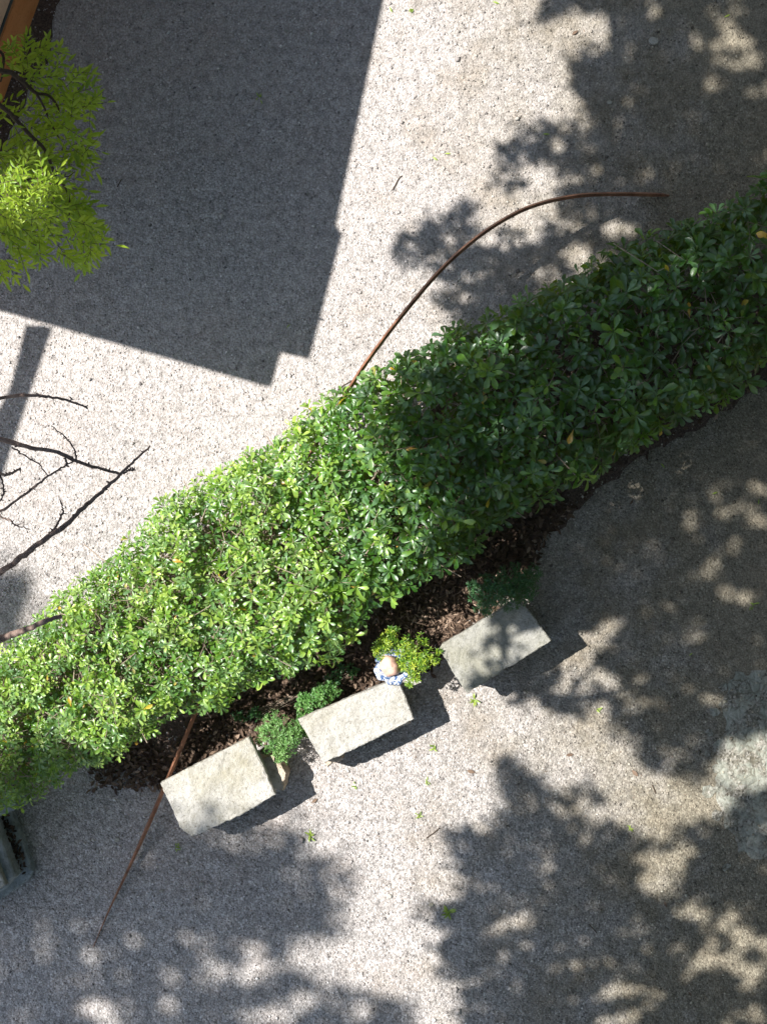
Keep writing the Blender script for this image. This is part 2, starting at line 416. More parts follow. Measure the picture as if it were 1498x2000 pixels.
# ------------------------------------------------------------------ stone benches
def rock(name, pts, z0, z1, mat, parent=None, seed=0, rag=.006, top_drop=.0, seg=.014, inset=.007):
    """stone block over a ground outline, edges worn and chipped"""
    n = len(pts); ring = []
    for i in range(n):
        a = np.array(pts[i]); b = np.array(pts[(i + 1) % n]); m = max(1, int(np.linalg.norm(b - a) / seg))
        for k in range(m): ring.append(a + (b - a) * k / m)
    ring = np.array(ring); c = ring.mean(0); m = len(ring); V = []; levels = [(0, 0), (.35, 0), (.7, 0), (.93, 0), (1, 1)]
    for li, (f, ins) in enumerate(levels):
        for i, p in enumerate(ring):
            z = z0 + (z1 - z0) * f
            nv = noise.noise_vector(Vector((p[0] * 9 + seed, p[1] * 9, z * 9))) * rag * .7 + noise.noise_vector(Vector((p[0] * 45 + seed, p[1] * 45, z * 45))) * rag * .9
            ch = (max(0, noise.noise(Vector((p[0] * 14 + seed * 3, p[1] * 14, 5))) - .18) * rag * 9 + max(0, noise.noise(Vector((p[0] * 40 + seed, p[1] * 40, 9))) - .2) * rag * 3)
            d = (c - p); d = d / np.linalg.norm(d); q = p + d * ((inset + ch) if ins else ch * .4 * f)
            V.append((q[0] + nv.x, q[1] + nv.y, z + (nv.z * .6 if 0 < f else 0)))
    F = []
    for l in range(len(levels) - 1):
        for i in range(m):
            j = (i + 1) % m; F.append((l * m + i, l * m + j, (l + 1) * m + j, (l + 1) * m + i))
    o = (len(levels) - 1) * m; F.append(tuple(o + i for i in range(m))); F.append(tuple(range(m))[::-1])
    me = bpy.data.meshes.new(name); me.from_pydata([tuple(map(float, v)) for v in V], [], F)
    a = sum(ring[i][0] * ring[(i + 1) % m][1] - ring[(i + 1) % m][0] * ring[i][1] for i in range(m))
    if a < 0: me.flip_normals()
    me.update()
    return link(name, me, mat, parent)
def bench(outline, z, th, mat, label, legs, seed):
    top = [U(x, y, z)[:2] for x, y in outline]; c = np.mean(np.array(top), 0)
    t = empty('stone_bench', (c[0], c[1], 0), label, 'bench', 'stone benches beside the hedge')
    rock('seat', top, z - th, z, mat, t, seed)
    for i, (leg, lz, lm) in enumerate(legs):
        rock('leg', [U(x, y, 0)[:2] for x, y in leg], -.01, lz, lm, t, seed + 5 + i, .012)
def quad_leg(cx, cy, w_, d_, ang):
    ca, sa = math.cos(math.radians(ang)), math.sin(math.radians(ang)); out = []
    for u, v in ((-1, -1), (1, -1), (1, 1), (-1, 1)):
        out.append((cx + u * w_ * ca - v * d_ * sa, cy + u * w_ * sa + v * d_ * ca))
    return out
bench([(313, 1529), (487, 1440), (512, 1490), (538, 1552), (478, 1588), (420, 1616), (374, 1636), (352, 1616), (332, 1570)], .45, .10, M['stone'],
      'pale stone bench crossed by the pointed steel bar, leftmost in the sunlit row',
      [([(500, 1478), (544, 1462), (568, 1502), (560, 1532), (532, 1540), (512, 1510)], .31, M['block']), (quad_leg(385, 1555, 18, 55, -27), .31, M['block'])], 3)
bench([(582, 1405), (640, 1380), (700, 1355), (776, 1325), (794, 1365), (808, 1404), (706, 1457), (632, 1491), (608, 1450)], .45, .10, M['stone'],
      'long pale stone bench between two shrubs with the glazed pot at its corner',
      [(quad_leg(772, 1372, 14, 42, -26), .31, M['block']), (quad_leg(640, 1440, 16, 45, -26), .31, M['block'])], 11)
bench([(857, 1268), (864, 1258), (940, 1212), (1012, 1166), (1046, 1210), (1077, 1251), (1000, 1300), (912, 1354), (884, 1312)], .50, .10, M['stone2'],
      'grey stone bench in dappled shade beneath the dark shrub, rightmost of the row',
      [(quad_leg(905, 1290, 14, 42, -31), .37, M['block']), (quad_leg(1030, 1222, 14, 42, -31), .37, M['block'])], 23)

# weathered trough at the left edge
tr = empty('stone_trough', U(-60, 1680, 0), 'weathered blue grey stone trough with debris at the left edge below the hedge', 'trough')
rock('base', [U(x, y, .1)[:2] for x, y in [(-160, 1640), (-10, 1560), (22, 1580), (66, 1700), (58, 1718), (0, 1758), (-120, 1830)]], 0, .12, M['dark_stone'], tr, 41, .010)
rock('block', [U(x, y, .4)[:2] for x, y in [(-160, 1690), (-16, 1600), (-2, 1640), (28, 1716), (0, 1745), (-120, 1800)]], .12, .34, M['dark_stone'], tr, 47, .007)
rock('top_slab', [U(x, y, .42)[:2] for x, y in [(-160, 1700), (-30, 1615), (-8, 1680), (12, 1728), (-5, 1740), (-120, 1790)]], .34, .42, M['stone2'], tr, 51, .006)
dq = sample_poly([(-40, 1560), (10, 1580), (52, 1690), (45, 1712), (30, 1700), (0, 1620), (-40, 1600)], 260); nd = len(dq)
dP = np.array([U(x, y, rng.uniform(.125, .17)) for x, y in dq]); da = rng.uniform(0, 6.28, nd)
dV, dF, dT = place(leaf_template('oval'), dP, np.stack([np.cos(da), np.sin(da), rng.normal(0, .3, nd)], 1), np.array([0, 0, 1.0]) + rng.normal(0, .4, (nd, 3)), rng.uniform(.02, .05, nd), rng.uniform(0, .6, nd))
tag(link('leaf_debris', mesh_np('leaf_debris', dV, dF, dT), M['litter']), 'brown dead leaf debris lying in the weathered trough at the left edge', 'leaf debris', kind='stuff')
rk = rock('stone_slab', [U(x, y, .3)[:2] for x, y in [(-40, 1545), (12, 1528), (34, 1550), (36, 1580), (-10, 1600), (-40, 1590)]], 0, .3, M['dark_stone'], None, 61, .01)
tag(rk, 'purplish grey slab of stone half hidden under the left end of the hedge', 'stone')

# ------------------------------------------------------------------ glazed planter with salmon inner pot
def lathe(name, prof, c, mat, parent, n=36, wob=0):
    V = []; F = []
    for r, z in prof:
        for i in range(n):
            a = 2 * math.pi * i / n; rr = r * (1 + wob * math.cos(6 * a))
            V.append((c[0] + rr * math.cos(a), c[1] + rr * math.sin(a), c[2] + z))
    for j in range(len(prof) - 1):
        for i in range(n): F.append((j * n + i, j * n + (i + 1) % n, (j + 1) * n + (i + 1) % n, (j + 1) * n + i))
    F.append(tuple(range(n))[::-1])
    me = bpy.data.meshes.new(name); me.from_pydata(V, [], F); me.update()
    me.polygons.foreach_set('use_smooth', np.ones(len(F), dtype=bool))
    return link(name, me, mat, parent)
pc = U(768, 1300, .45)
pot = empty('glazed_planter', (pc[0], pc[1], 0), 'blue and white glazed planter with a salmon clay dome beside the yellow green shrub', 'planter')
def blob(name, prof, c, mat, lobes, amp, n=56, sd=0):
    V = []; F = []
    for r_, z in prof:
        for i in range(n):
            a_ = 2 * math.pi * i / n; k = 1 + amp * min(1, z / .4) * (math.cos(lobes * a_ + sd) * .6 + math.cos((lobes * 2 + 1) * a_ + 1.3 * sd) * .4) + .06 * noise.noise(Vector((math.cos(a_) * 2, math.sin(a_) * 2, z * 14 + sd)))
            V.append((c[0] + r_ * k * math.cos(a_), c[1] + r_ * k * math.sin(a_), c[2] + z + .012 * math.cos(3 * a_ + sd) * min(1, z * 3)))
    for j in range(len(prof) - 1):
        for i in range(n): F.append((j * n + i, j * n + (i + 1) % n, (j + 1) * n + (i + 1) % n, (j + 1) * n + i))
    F.append(tuple(range(n))[::-1]); F.append(tuple((len(prof) - 1) * n + i for i in range(n)))
    me = bpy.data.meshes.new(name); me.from_pydata(V, [], F); me.update(); me.polygons.foreach_set('use_smooth', np.ones(len(F), dtype=bool))
    return link(name, me, mat, pot)
blob('bowl', [(.075, 0), (.085, .03), (.09, .2), (.095, .40), (.11, .46), (.136, .485), (.143, .505), (.132, .525), (.11, .53), (.085, .51)], (pc[0], pc[1], 0), M['glaze'], 5, .10, sd=.7)
ic = U(761, 1301, .55)
blob('clay_dome', [(.06, .44), (.074, .49), (.078, .535), (.070, .575), (.050, .602), (.024, .612)], (ic[0], ic[1], 0), M['clay'], 2, .10, sd=2.1)

# ------------------------------------------------------------------ foliage helpers
def sprig_leaves(C, axis, nper, L, tint, pitch=(5, 45), tp='obovate', spread=0.0):
    """whorls of leaves round the given shoot tips"""
    P = []; D = []; N = []; LL = []; TT = []
    axis = unit(axis)
    for i in range(len(C)):
        a = axis[i]; r = np.cross(a, [.3, .5, .8]); r /= np.linalg.norm(r); s = np.cross(a, r)
        k = nper + rng.integers(-2, 3); ph = rng.uniform(0, 6.28)
        for j in range(k):
            th = ph + j * 2.399 + rng.normal(0, .15); ring = j / max(1, k - 1)
            pt = math.radians(pitch[0] + (pitch[1] - pitch[0]) * ring + rng.normal(0, 9))
            rad = math.cos(th) * r + math.sin(th) * s
            d = math.cos(pt) * rad + math.sin(pt) * a
            nn = math.cos(pt) * a - math.sin(pt) * rad + rng.normal(0, .12, 3)
            P.append(C[i] + a * ring * L[i] * .15 + rad * L[i] * .05 + rng.normal(0, 1, 3) * spread); D.append(d); N.append(nn)
            LL.append(L[i] * (1.0 - .3 * ring) * rng.uniform(.8, 1.12)); TT.append(np.clip(tint[i] + rng.normal(0, .10), 0, .93))
    return leaf_template(tp), np.array(P), np.array(D), np.array(N), np.array(LL), np.array(TT)

# ------------------------------------------------------------------ the hedge
HP = [(-120, 1350), (0, 1262), (66, 1205), (105, 1160), (190, 1105), (262, 1040), (330, 965), (395, 935), (455, 895), (540, 868), (592, 806), (640, 775), (690, 762), (760, 708), (850, 662), (930, 628), (1000, 596), (1085, 555), (1150, 528), (1215, 490), (1280, 462), (1350, 440), (1420, 408), (1460, 372), (1500, 352), (1640, 300),
      (1640, 650), (1498, 705), (1460, 745), (1400, 790), (1330, 812), (1255, 850), (1215, 880), (1150, 925), (1090, 962), (1020, 1002), (960, 1040), (905, 1090), (850, 1120), (790, 1160), (725, 1180), (712, 1225), (690, 1245), (650, 1290), (600, 1300), (570, 1322), (500, 1335), (462, 1358), (440, 1385), (375, 1392), (335, 1412), (262, 1450), (232, 1480), (195, 1503), (145, 1500), (110, 1540), (60, 1568), (10, 1590), (-120, 1640)]
def hz(x, y):
    h = 1.02 + .10 * np.clip((x - 400) / 800, -.5, 1)
    for i in range(len(np.atleast_1d(x))): pass
    return h
def build_hedge():
    hd = empty('hedge', U(700, 1060, 0), 'long clipped evergreen hedge of glossy whorled leaves running diagonally, half sunlit and half shaded', 'hedge')
    def szf(x): return np.interp(x, [0, 500, 700, 900, 1200, 1500], [.056, .064, .086, .104, .118, .122])
    C = []; A = []; L = []; T = []
    # jittered top layer
    def add(q, zf, up, shrink=0, tb=.0, gap=False):
        if gap:
            gv = np.array([noise.noise(Vector((a / 46, b / 46, 31))) + .5 * noise.noise(Vector((a / 20, b / 20, 37))) for a, b in q])
            q = q[(gv > -.30) | (poly_dist(HP, q[:, 0], q[:, 1]) < 22)]
        d = poly_dist(HP, q[:, 0], q[:, 1])
        L0 = szf(q[:, 0]) * np.exp(np.clip(rng.normal(0, .24, len(q)), -.5, .30))
        edge = np.clip(1 - d / 60, 0, 1)
        top = 1.0 + .10 * np.clip((q[:, 0] - 400) / 800, -.5, 1)
        lum = np.array([noise.noise(Vector((a / 90, b / 90, 2))) + .6 * noise.noise(Vector((a / 38, b / 38, 7))) for a, b in q])
        z = (top + lum * .21) * (1 - .26 * edge ** 1.5) * zf
        k = (H - z) / H
        # outward direction on the rim
        e = 6.0
        gx = poly_dist(HP, q[:, 0] + e, q[:, 1]) - d; gy = poly_dist(HP, q[:, 0], q[:, 1] + e) - d
        out = np.stack([-gx / e, gy / e, np.zeros(len(q))], 1) * (edge * 1.0)[:, None]
        ax = out + rng.normal(0, .30, (len(q), 3)) + np.array([0, 0, up])
        C.append(np.stack([(q[:, 0] - NX) / PX * k, (NY - q[:, 1]) / PX * k, z], 1)); A.append(ax); L.append(L0)
        sun = np.interp(q[:, 0], [0, 600, 850, 1500], [.68, .67, .30, .15])  # light painted into leaf tint: paler sunlit half, darker shaded half and inner layers
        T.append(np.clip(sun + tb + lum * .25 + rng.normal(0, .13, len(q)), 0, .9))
    def cells(step_fn, layers):
        out = []
        for _ in range(layers):
            x = -110.0
            while x < 1620:
                st = step_fn(x); y = 280.0
                while y < 1660:
                    out.append((x + rng.uniform(-.6, .6) * st, y + rng.uniform(-.6, .6) * st)); y += st
                x += st
        q = np.array(out); q = q[poly_in(HP, q[:, 0], q[:, 1])]
        d = poly_dist(HP, q[:, 0], q[:, 1]); return q[d > 9]
    stp = lambda x: float(np.interp(x, [0, 500, 800, 1100, 1500], [15, 17, 24, 33, 37]))
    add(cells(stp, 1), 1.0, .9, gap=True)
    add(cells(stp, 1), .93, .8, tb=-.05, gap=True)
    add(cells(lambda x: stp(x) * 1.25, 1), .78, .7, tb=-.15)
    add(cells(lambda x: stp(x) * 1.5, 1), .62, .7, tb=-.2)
    # side walls
    rim = sample_poly(HP, 9000); dd = poly_dist(HP, rim[:, 0], rim[:, 1]); rim = rim[(dd > 25) & (dd < 60)][:1200]
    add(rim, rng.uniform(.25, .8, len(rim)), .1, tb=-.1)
    # stray shoots breaking the outline
    st = sample_poly(HP, 9000); dd = poly_dist(HP, st[:, 0], st[:, 1]); st = st[dd < 9][:150]
    add(st, 1.06, .6, tb=.12)
    C = np.vstack(C); A = np.vstack(A); L = np.concatenate(L); T = np.concatenate(T)
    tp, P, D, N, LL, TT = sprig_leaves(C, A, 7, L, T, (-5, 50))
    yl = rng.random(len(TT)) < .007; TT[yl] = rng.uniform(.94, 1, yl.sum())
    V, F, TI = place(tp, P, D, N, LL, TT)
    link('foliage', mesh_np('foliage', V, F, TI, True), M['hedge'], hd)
    # showy big whorl at the lower rim
    paths = []
    pxx = C[:, 0] * H / (H - C[:, 2]) * PX + NX; pyy = NY - C[:, 1] * H / (H - C[:, 2]) * PX
    deep = np.where(poly_dist(HP, pxx, pyy) > 60)[0]; sel = rng.permutation(deep)[:1700]
    for i in sel:
        c = C[i]; a = A[i] / np.linalg.norm(A[i]); ln = rng.uniform(.1, .3)
        b = c - a * ln * .5 + rng.normal(0, .04, 3); e = c + np.array([rng.normal(0, .15), rng.normal(0, .15), -ln])
        e[2] = max(e[2], .05)
        paths.append(([c + a * .01, b, e], [.0022, .0032, .0045]))
    cand = sample_poly(HP, 900); cand = cand[poly_dist(HP, cand[:, 0], cand[:, 1]) > 105][:90]
    for x, y in cand:
        z = rng.uniform(.7, 1.0); p = np.array(U(x, y, z)); q = p + np.array([rng.normal(0, .06), rng.normal(0, .06), 0])
        paths.append(([(q[0], q[1], 0), (p + q) / 2 * np.array([1, 1, .5]) + np.array([0, 0, z * .25]), p], [.012, .009, .005]))
    for i in rng.permutation(deep)[:700]:          # bare twigs showing between the shoots
        c = C[i] + np.array([0, 0, .01]); a = rng.uniform(0, 6.28); ln = rng.uniform(.06, .16)
        e = c + np.array([math.cos(a) * ln, math.sin(a) * ln, rng.uniform(-.05, .03)])
        paths.append(([c, (c + e) / 2 + rng.normal(0, .012, 3), e], [.0022, .002, .0014]))
    V, F = tubes(paths, 5); link('branches', mesh_np('branches', V, F), M['twig'], hd)
build_hedge()

# ------------------------------------------------------------------ small shrubs
def shrub(name, blobs, L, nper, mat, label, cat, root, group=None, tp='lance', tbase=.5, pitch=(10, 60)):
    r0 = U(*root); t = empty(name, (r0[0], r0[1], r0[2]), label, cat, group)
    Cs = []; Ax = []; T = []; paths = []
    for (x, y, z, r, n) in blobs:
        c = np.array(U(x, y, z)); rr = r / PX
        q = unit(rng.normal(0, 1, (n, 3))) * (rng.random((n, 1)) ** .4) * rr; q[:, 2] = np.abs(q[:, 2]) * .7 - rr * .2
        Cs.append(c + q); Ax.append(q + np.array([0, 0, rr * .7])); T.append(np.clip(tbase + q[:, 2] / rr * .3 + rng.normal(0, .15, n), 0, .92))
        for k in range(0, n, 3):
            paths.append(([np.array(r0) + rng.normal(0, .008, 3) * np.array([1, 1, 0]), (np.array(r0) + c) / 2 + rng.normal(0, .015, 3), c + q[k]], [.005, .0035, .0015]))
    Cs = np.vstack(Cs); Ax = np.vstack(Ax); T = np.concatenate(T)
    tpv, P, D, N, LL, TT = sprig_leaves(Cs, Ax, nper, np.full(len(Cs), L) * rng.uniform(.75, 1.2, len(Cs)), T, pitch, tp)
    V, F, TI = place(tpv, P, D, N, LL, TT)
    link('foliage', mesh_np('foliage', V, F, TI, True), mat, t)
    V, F = tubes(paths, 5); link('stems', mesh_np('stems', V, F), M['twig'], t)
    return t
shrub('potted_shrub', [(756, 1255, .58, 20, 44), (792, 1264, .60, 20, 44), (820, 1290, .60, 24, 64), (790, 1296, .56, 18, 34), (842, 1285, .58, 16, 24), (742, 1272, .55, 16, 26), (815, 1318, .56, 14, 20), (800, 1334, .53, 6, 6), (765, 1232, .55, 12, 14), (856, 1275, .52, 6, 6), (735, 1262, .5, 8, 8), (826, 1250, .5, 12, 12)],
      .036, 7, M['lime'], 'yellow green bushy shrub growing out of the glazed planter', 'shrub', (795, 1285, .02), tbase=.5)
shrub('feathery_shrub', [(540, 1418, .32, 30, 70), (530, 1445, .34, 28, 70), (562, 1450, .34, 26, 60), (548, 1476, .30, 20, 36), (575, 1425, .28, 18, 30), (518, 1425, .25, 16, 24)],
      .030, 7, M['feather'], 'pale feathery green shrub between the first and second stone benches', 'shrub', (545, 1452, 0), tbase=.65)
shrub('low_shrub', [(600, 1370, .26, 22, 44), (625, 1358, .28, 22, 44), (648, 1350, .24, 16, 24), (596, 1400, .2, 14, 20), (590, 1430, .2, 10, 14)],
      .036, 6, M['feather'], 'low bright green shrub behind the middle bench by the hedge', 'shrub', (615, 1372, 0), tbase=.45, tp='oval')
shrub('dark_shrub', [(945, 1152, .75, 30, 90), (985, 1160, .78, 34, 110), (1020, 1150, .72, 30, 80), (950, 1182, .68, 22, 50), (1000, 1130, .66, 30, 70), (1040, 1125, .6, 22, 40)],
      .034, 7, M['darkleaf'], 'dark green fine leaved shrub overhanging the rightmost stone bench', 'shrub', (985, 1150, 0), tbase=.4)
shrub('seedling', [(650, 1330, .1, 14, 14), (690, 1310, .08, 12, 12), (660, 1305, .1, 12, 10), (470, 1400, .08, 14, 12), (500, 1395, .1, 12, 10)],
      .04, 5, M['darkleaf'], 'thin dark green seedlings sprouting from the leaf litter under the hedge', 'plant', (620, 1345, 0), tbase=.5, tp='oval')

# leaf litter under the hedge
def litter():
    zone = [(330, 1500), (380, 1400), (470, 1345), (600, 1310), (700, 1240), (790, 1165), (900, 1090), (1030, 1000), (1120, 980), (1060, 1060), (1030, 1120), (960, 1200), (880, 1260), (850, 1300), (760, 1330), (600, 1410), (520, 1440), (400, 1500), (300, 1540), (180, 1530), (200, 1500), (280, 1440)]
    q = sample_poly(zone, 5200); n = len(q)
    q2 = sample_poly(bed, 2500); q = np.vstack([q + rng.normal(0, 7, q.shape), q2]); n = len(q)
    P = np.stack([(q[:, 0] - NX) / PX, (NY - q[:, 1]) / PX, rng.uniform(.006, .035, n)], 1)
    a = rng.uniform(0, 6.28, n); D = np.stack([np.cos(a), np.sin(a), rng.normal(0, .25, n)], 1)
    N = np.array([0, 0, 1.0]) + rng.normal(0, .45, (n, 3))
    V, F, T = place(leaf_template('oval'), P, D, N, rng.uniform(.03, .065, n), np.clip(rng.beta(2, 2.2, n), 0, 1))
    tag(link('leaf_litter', mesh_np('leaf_litter', V, F, T), M['litter']), 'brown dead leaves covering the soil bed between the hedge and benches', 'leaf litter', kind='stuff')
litter()
def scatter(name, pts, L0, L1, t0, t1, z, mat, label, tp, cat='leaf litter'):
    q = np.array(pts); n = len(q)
    P = np.stack([(q[:, 0] - NX) / PX, (NY - q[:, 1]) / PX, rng.uniform(z * .3, z, n)], 1)
    a = rng.uniform(0, 6.28, n); D = np.stack([np.cos(a), np.sin(a), rng.normal(0, .2, n)], 1)
    V, F, T = place(leaf_template(tp), P, D, np.array([0, 0, 1.0]) + rng.normal(0, .4, (n, 3)), rng.uniform(L0, L1, n), rng.uniform(t0, t1, n))
    tag(link(name, mesh_np(name, V, F, T), mat), label, cat, kind='stuff')
scatter('sunlit_litter', rng.normal(0, 1, (900, 2)) * [62, 34] @ np.array([[.86, -.5], [.5, .86]]) + [848, 1205], .02, .06, .62, 1.0, .05, M['litter'], 'dry needles and leaves tinted pale as if sunlit beside the rightmost bench under the hedge', 'lance')  # paler tint stands for dappled sun on the litter
scatter('gravel_debris', np.vstack([rng.uniform([-50, -50], [1550, 2050], (1500, 2)), rng.normal(0, 1, (500, 2)) * [220, 300] + [1250, 1250], rng.normal(0, 1, (350, 2)) * [260, 40] @ np.array([[.84, -.54], [.54, .84]]) + [700, 1480]]), .008, .022, .1, 1.0, .012, M['litter'], 'tiny dry chips and leaf scraps strewn thinly over the gravel court', 'lance', 'debris')

# weeds, fallen leaves, stones and twigs on the gravel
def weed_at(x, y, L, n, label):
    c = np.array(U(x, y, .004)); P = np.tile(c, (n, 1)) + rng.normal(0, .008, (n, 3)) * np.array([1, 1, 0])
    a = rng.uniform(0, 6.28, n); D = np.stack([np.cos(a), np.sin(a), rng.uniform(.15, .9, n)], 1)
    V, F, T = place(leaf_template('lance'), P, D, np.array([0, 0, 1.0]) + rng.normal(0, .2, (n, 3)), rng.uniform(.6, 1.1, n) * L, rng.uniform(.2, 1, n))
    tag(link('weed', mesh_np('weed', V, F, T), M['weed']), label, 'weed', 'small weeds growing through the gravel')
for x, y, L, n, lb in [(606, 1632, .07, 10, 'small green weed in the gravel below the leftmost bench'), (925, 1366, .075, 9, 'bright weed with fallen leaves just under the corner of the rightmost bench'),
                    (848, 1462, .06, 6, 'thin upright weed on the sunny gravel right of the middle bench'), (818, 1592, .055, 8, 'tiny yellowish weed on sunny gravel at the centre of the lower court'),
                    (833, 1528, .04, 6, 'tiny green weed on sunny gravel below the thin upright weed'), (694, 1536, .045, 6, 'tiny weed on sunny gravel right of the leftmost bench shadow'),
                    (1230, 1618, .05, 6, 'little weed at the sunlit edge of the lower right tree shade'), (875, 1782, .09, 12, 'green weed tuft at the left edge of the lower right tree shade'),
                    (505, 190, .06, 7, 'small dark weed in the building shadow near the top'), (1468, 1182, .06, 5, 'pair of green leaves on the dark gravel at the right edge'),
                    (345, 1655, .06, 7, 'dim green weed beneath the lowest corner of the leftmost bench'), (1168, 1386, .05, 6, 'yellow green weed in the dappled edge of shade right of the benches'),
                    (805, 18, .05, 6, 'tiny yellow green weed on sunlit gravel at the top edge')]:
    weed_at(x, y, L * .78, n, lb)
def litter_thing(name, pts, size, mat, base, cat, group, tp='lance'):
    for i, (x, y, where) in enumerate(pts):
        label = base + ' ' + where
        a = rng.uniform(0, 6.28); P = np.array([U(x, y, .008)])
        V, F, T = place(leaf_template(tp), P, np.array([[math.cos(a), math.sin(a), .08]]), np.array([[rng.normal(0, .2), rng.normal(0, .2), 1]]), np.array([size * rng.uniform(.7, 1.2)]), np.array([rng.uniform(.5, 1)]))
        tag(link(name, mesh_np(name, V, F, T), mat), label, cat, group)
litter_thing('fallen_leaf', [(1352, 1275, 'in the dark shade right of the benches'), (1390, 965, 'in the highest sun fleck below the hedge'), (962, 3, 'at the top edge right of the building shadow'), (1060, 262, 'in the first bulge of the upper tree shade'), (766, 24, 'just right of the building shadow near the top'), (845, 306, 'on the sunny gravel, left one of a near pair'), (880, 300, 'on the sunny gravel, right one of a near pair'), (1290, 905, 'under the lower rim of the dark hedge'), (1168, 920, 'half under the dark hedge rim above the rightmost bench'),
    (1480, 985, 'beside the long sun fleck at the right edge'), (1415, 600, 'on the dark hedge side of the upper gravel'), (1425, 28, 'in the upper right corner of the court'), (560, 640, 'near the stepped corner of the building shadow'), (705, 1420, 'at the lower edge of the middle bench')], .05, M['weed'], 'small green fallen leaf', 'leaf', 'green fallen leaves on the gravel')
litter_thing('dead_leaf', [(1302, 1772, 'amid the lower right shade, the palest one'), (1230, 985, 'in deep shade between hedge and rightmost bench'), (1395, 820, 'at the lower hedge rim near the right edge'), (1128, 60, 'at the sunlit notch of the upper tree shade'), (1345, 835, 'tucked under the lower hedge rim'), (1245, 1516, 'on the sunny strip between the two lower tree shades'), (1350, 1945, 'near the bottom right corner'), (912, 1505, 'on sunny gravel left of the lower tree shade'), (620, 1560, 'beside the shadow of the leftmost bench'), (1105, 1475, 'on the sunny gravel above the lower tree shade')], .055, M['litter'], 'brown dead leaf', 'leaf', 'brown dead leaves on the gravel', 'oval')
for i, (x, y, where) in enumerate([(393, 1726, 'right of the steel bar, the whitest one'), (315, 1740, 'close beside the lower steel bar'), (1275, 81, 'in the upper tree shade, the largest one'), (1110, 905, 'at the rim of the dark hedge'), (462, 1690, 'in the shade below the leftmost bench'), (1025, 1905, 'deep in the lower right shade'), (842, 1767, 'at the left tip of the lower right shade'), (1190, 200, 'in the shade above the curved bar'), (560, 60, 'in the building shadow near the top'),
    (905, 1250, 'against the upper side of the rightmost bench'), (760, 1750, 'on the lit gravel of the lower middle'), (230, 1640, 'left of the steel bar in soft shade')]):
    r = rng.uniform(.010, .018) * (2.2 if i == 2 else 1)
    pts = []
    c = U(x, y, 0)
    for k in range(9):
        a = k / 9 * 6.283; pts.append((c[0] + r * math.cos(a) * 1.3, c[1] + r * math.sin(a)))
    tag(rock('pale_stone', pts, -.002, r * .9, M['stone'], None, i * 7, .002, seg=.01, inset=r * .35), 'small pale stone ' + where, 'stone', 'pale loose stones on the gravel')
for pts, lb in [([(767, 371), (778, 350), (785, 343)], 'dark curved twig on sunlit gravel left of the steel bar'), ([(1273, 1533), (1280, 1550)], 'short dark twig on the sunny strip at lower right'),
                ([(832, 1637), (848, 1626), (858, 1617)], 'thin twig at the tip of the lower right tree shadow'), ([(660, 762), (672, 752), (690, 742)], 'dark twig on the gravel beside the steel bar and hedge'),
                ([(1150, 1805), (1165, 1822)], 'faint twig in the lower right tree shade'), ([(230, 365), (238, 350)], 'short twig in the building shadow near the leafy tree')]:
    V, F = tubes([(smooth_path([U(x, y, .008) for x, y in pts], 3), [.004] * (3 * (len(pts) - 1) + 1))], 5)
    tag(link('fallen_twig', mesh_np('fallen_twig', V, F), M['darkbark']), lb, 'twig', 'fallen twigs on the gravel')

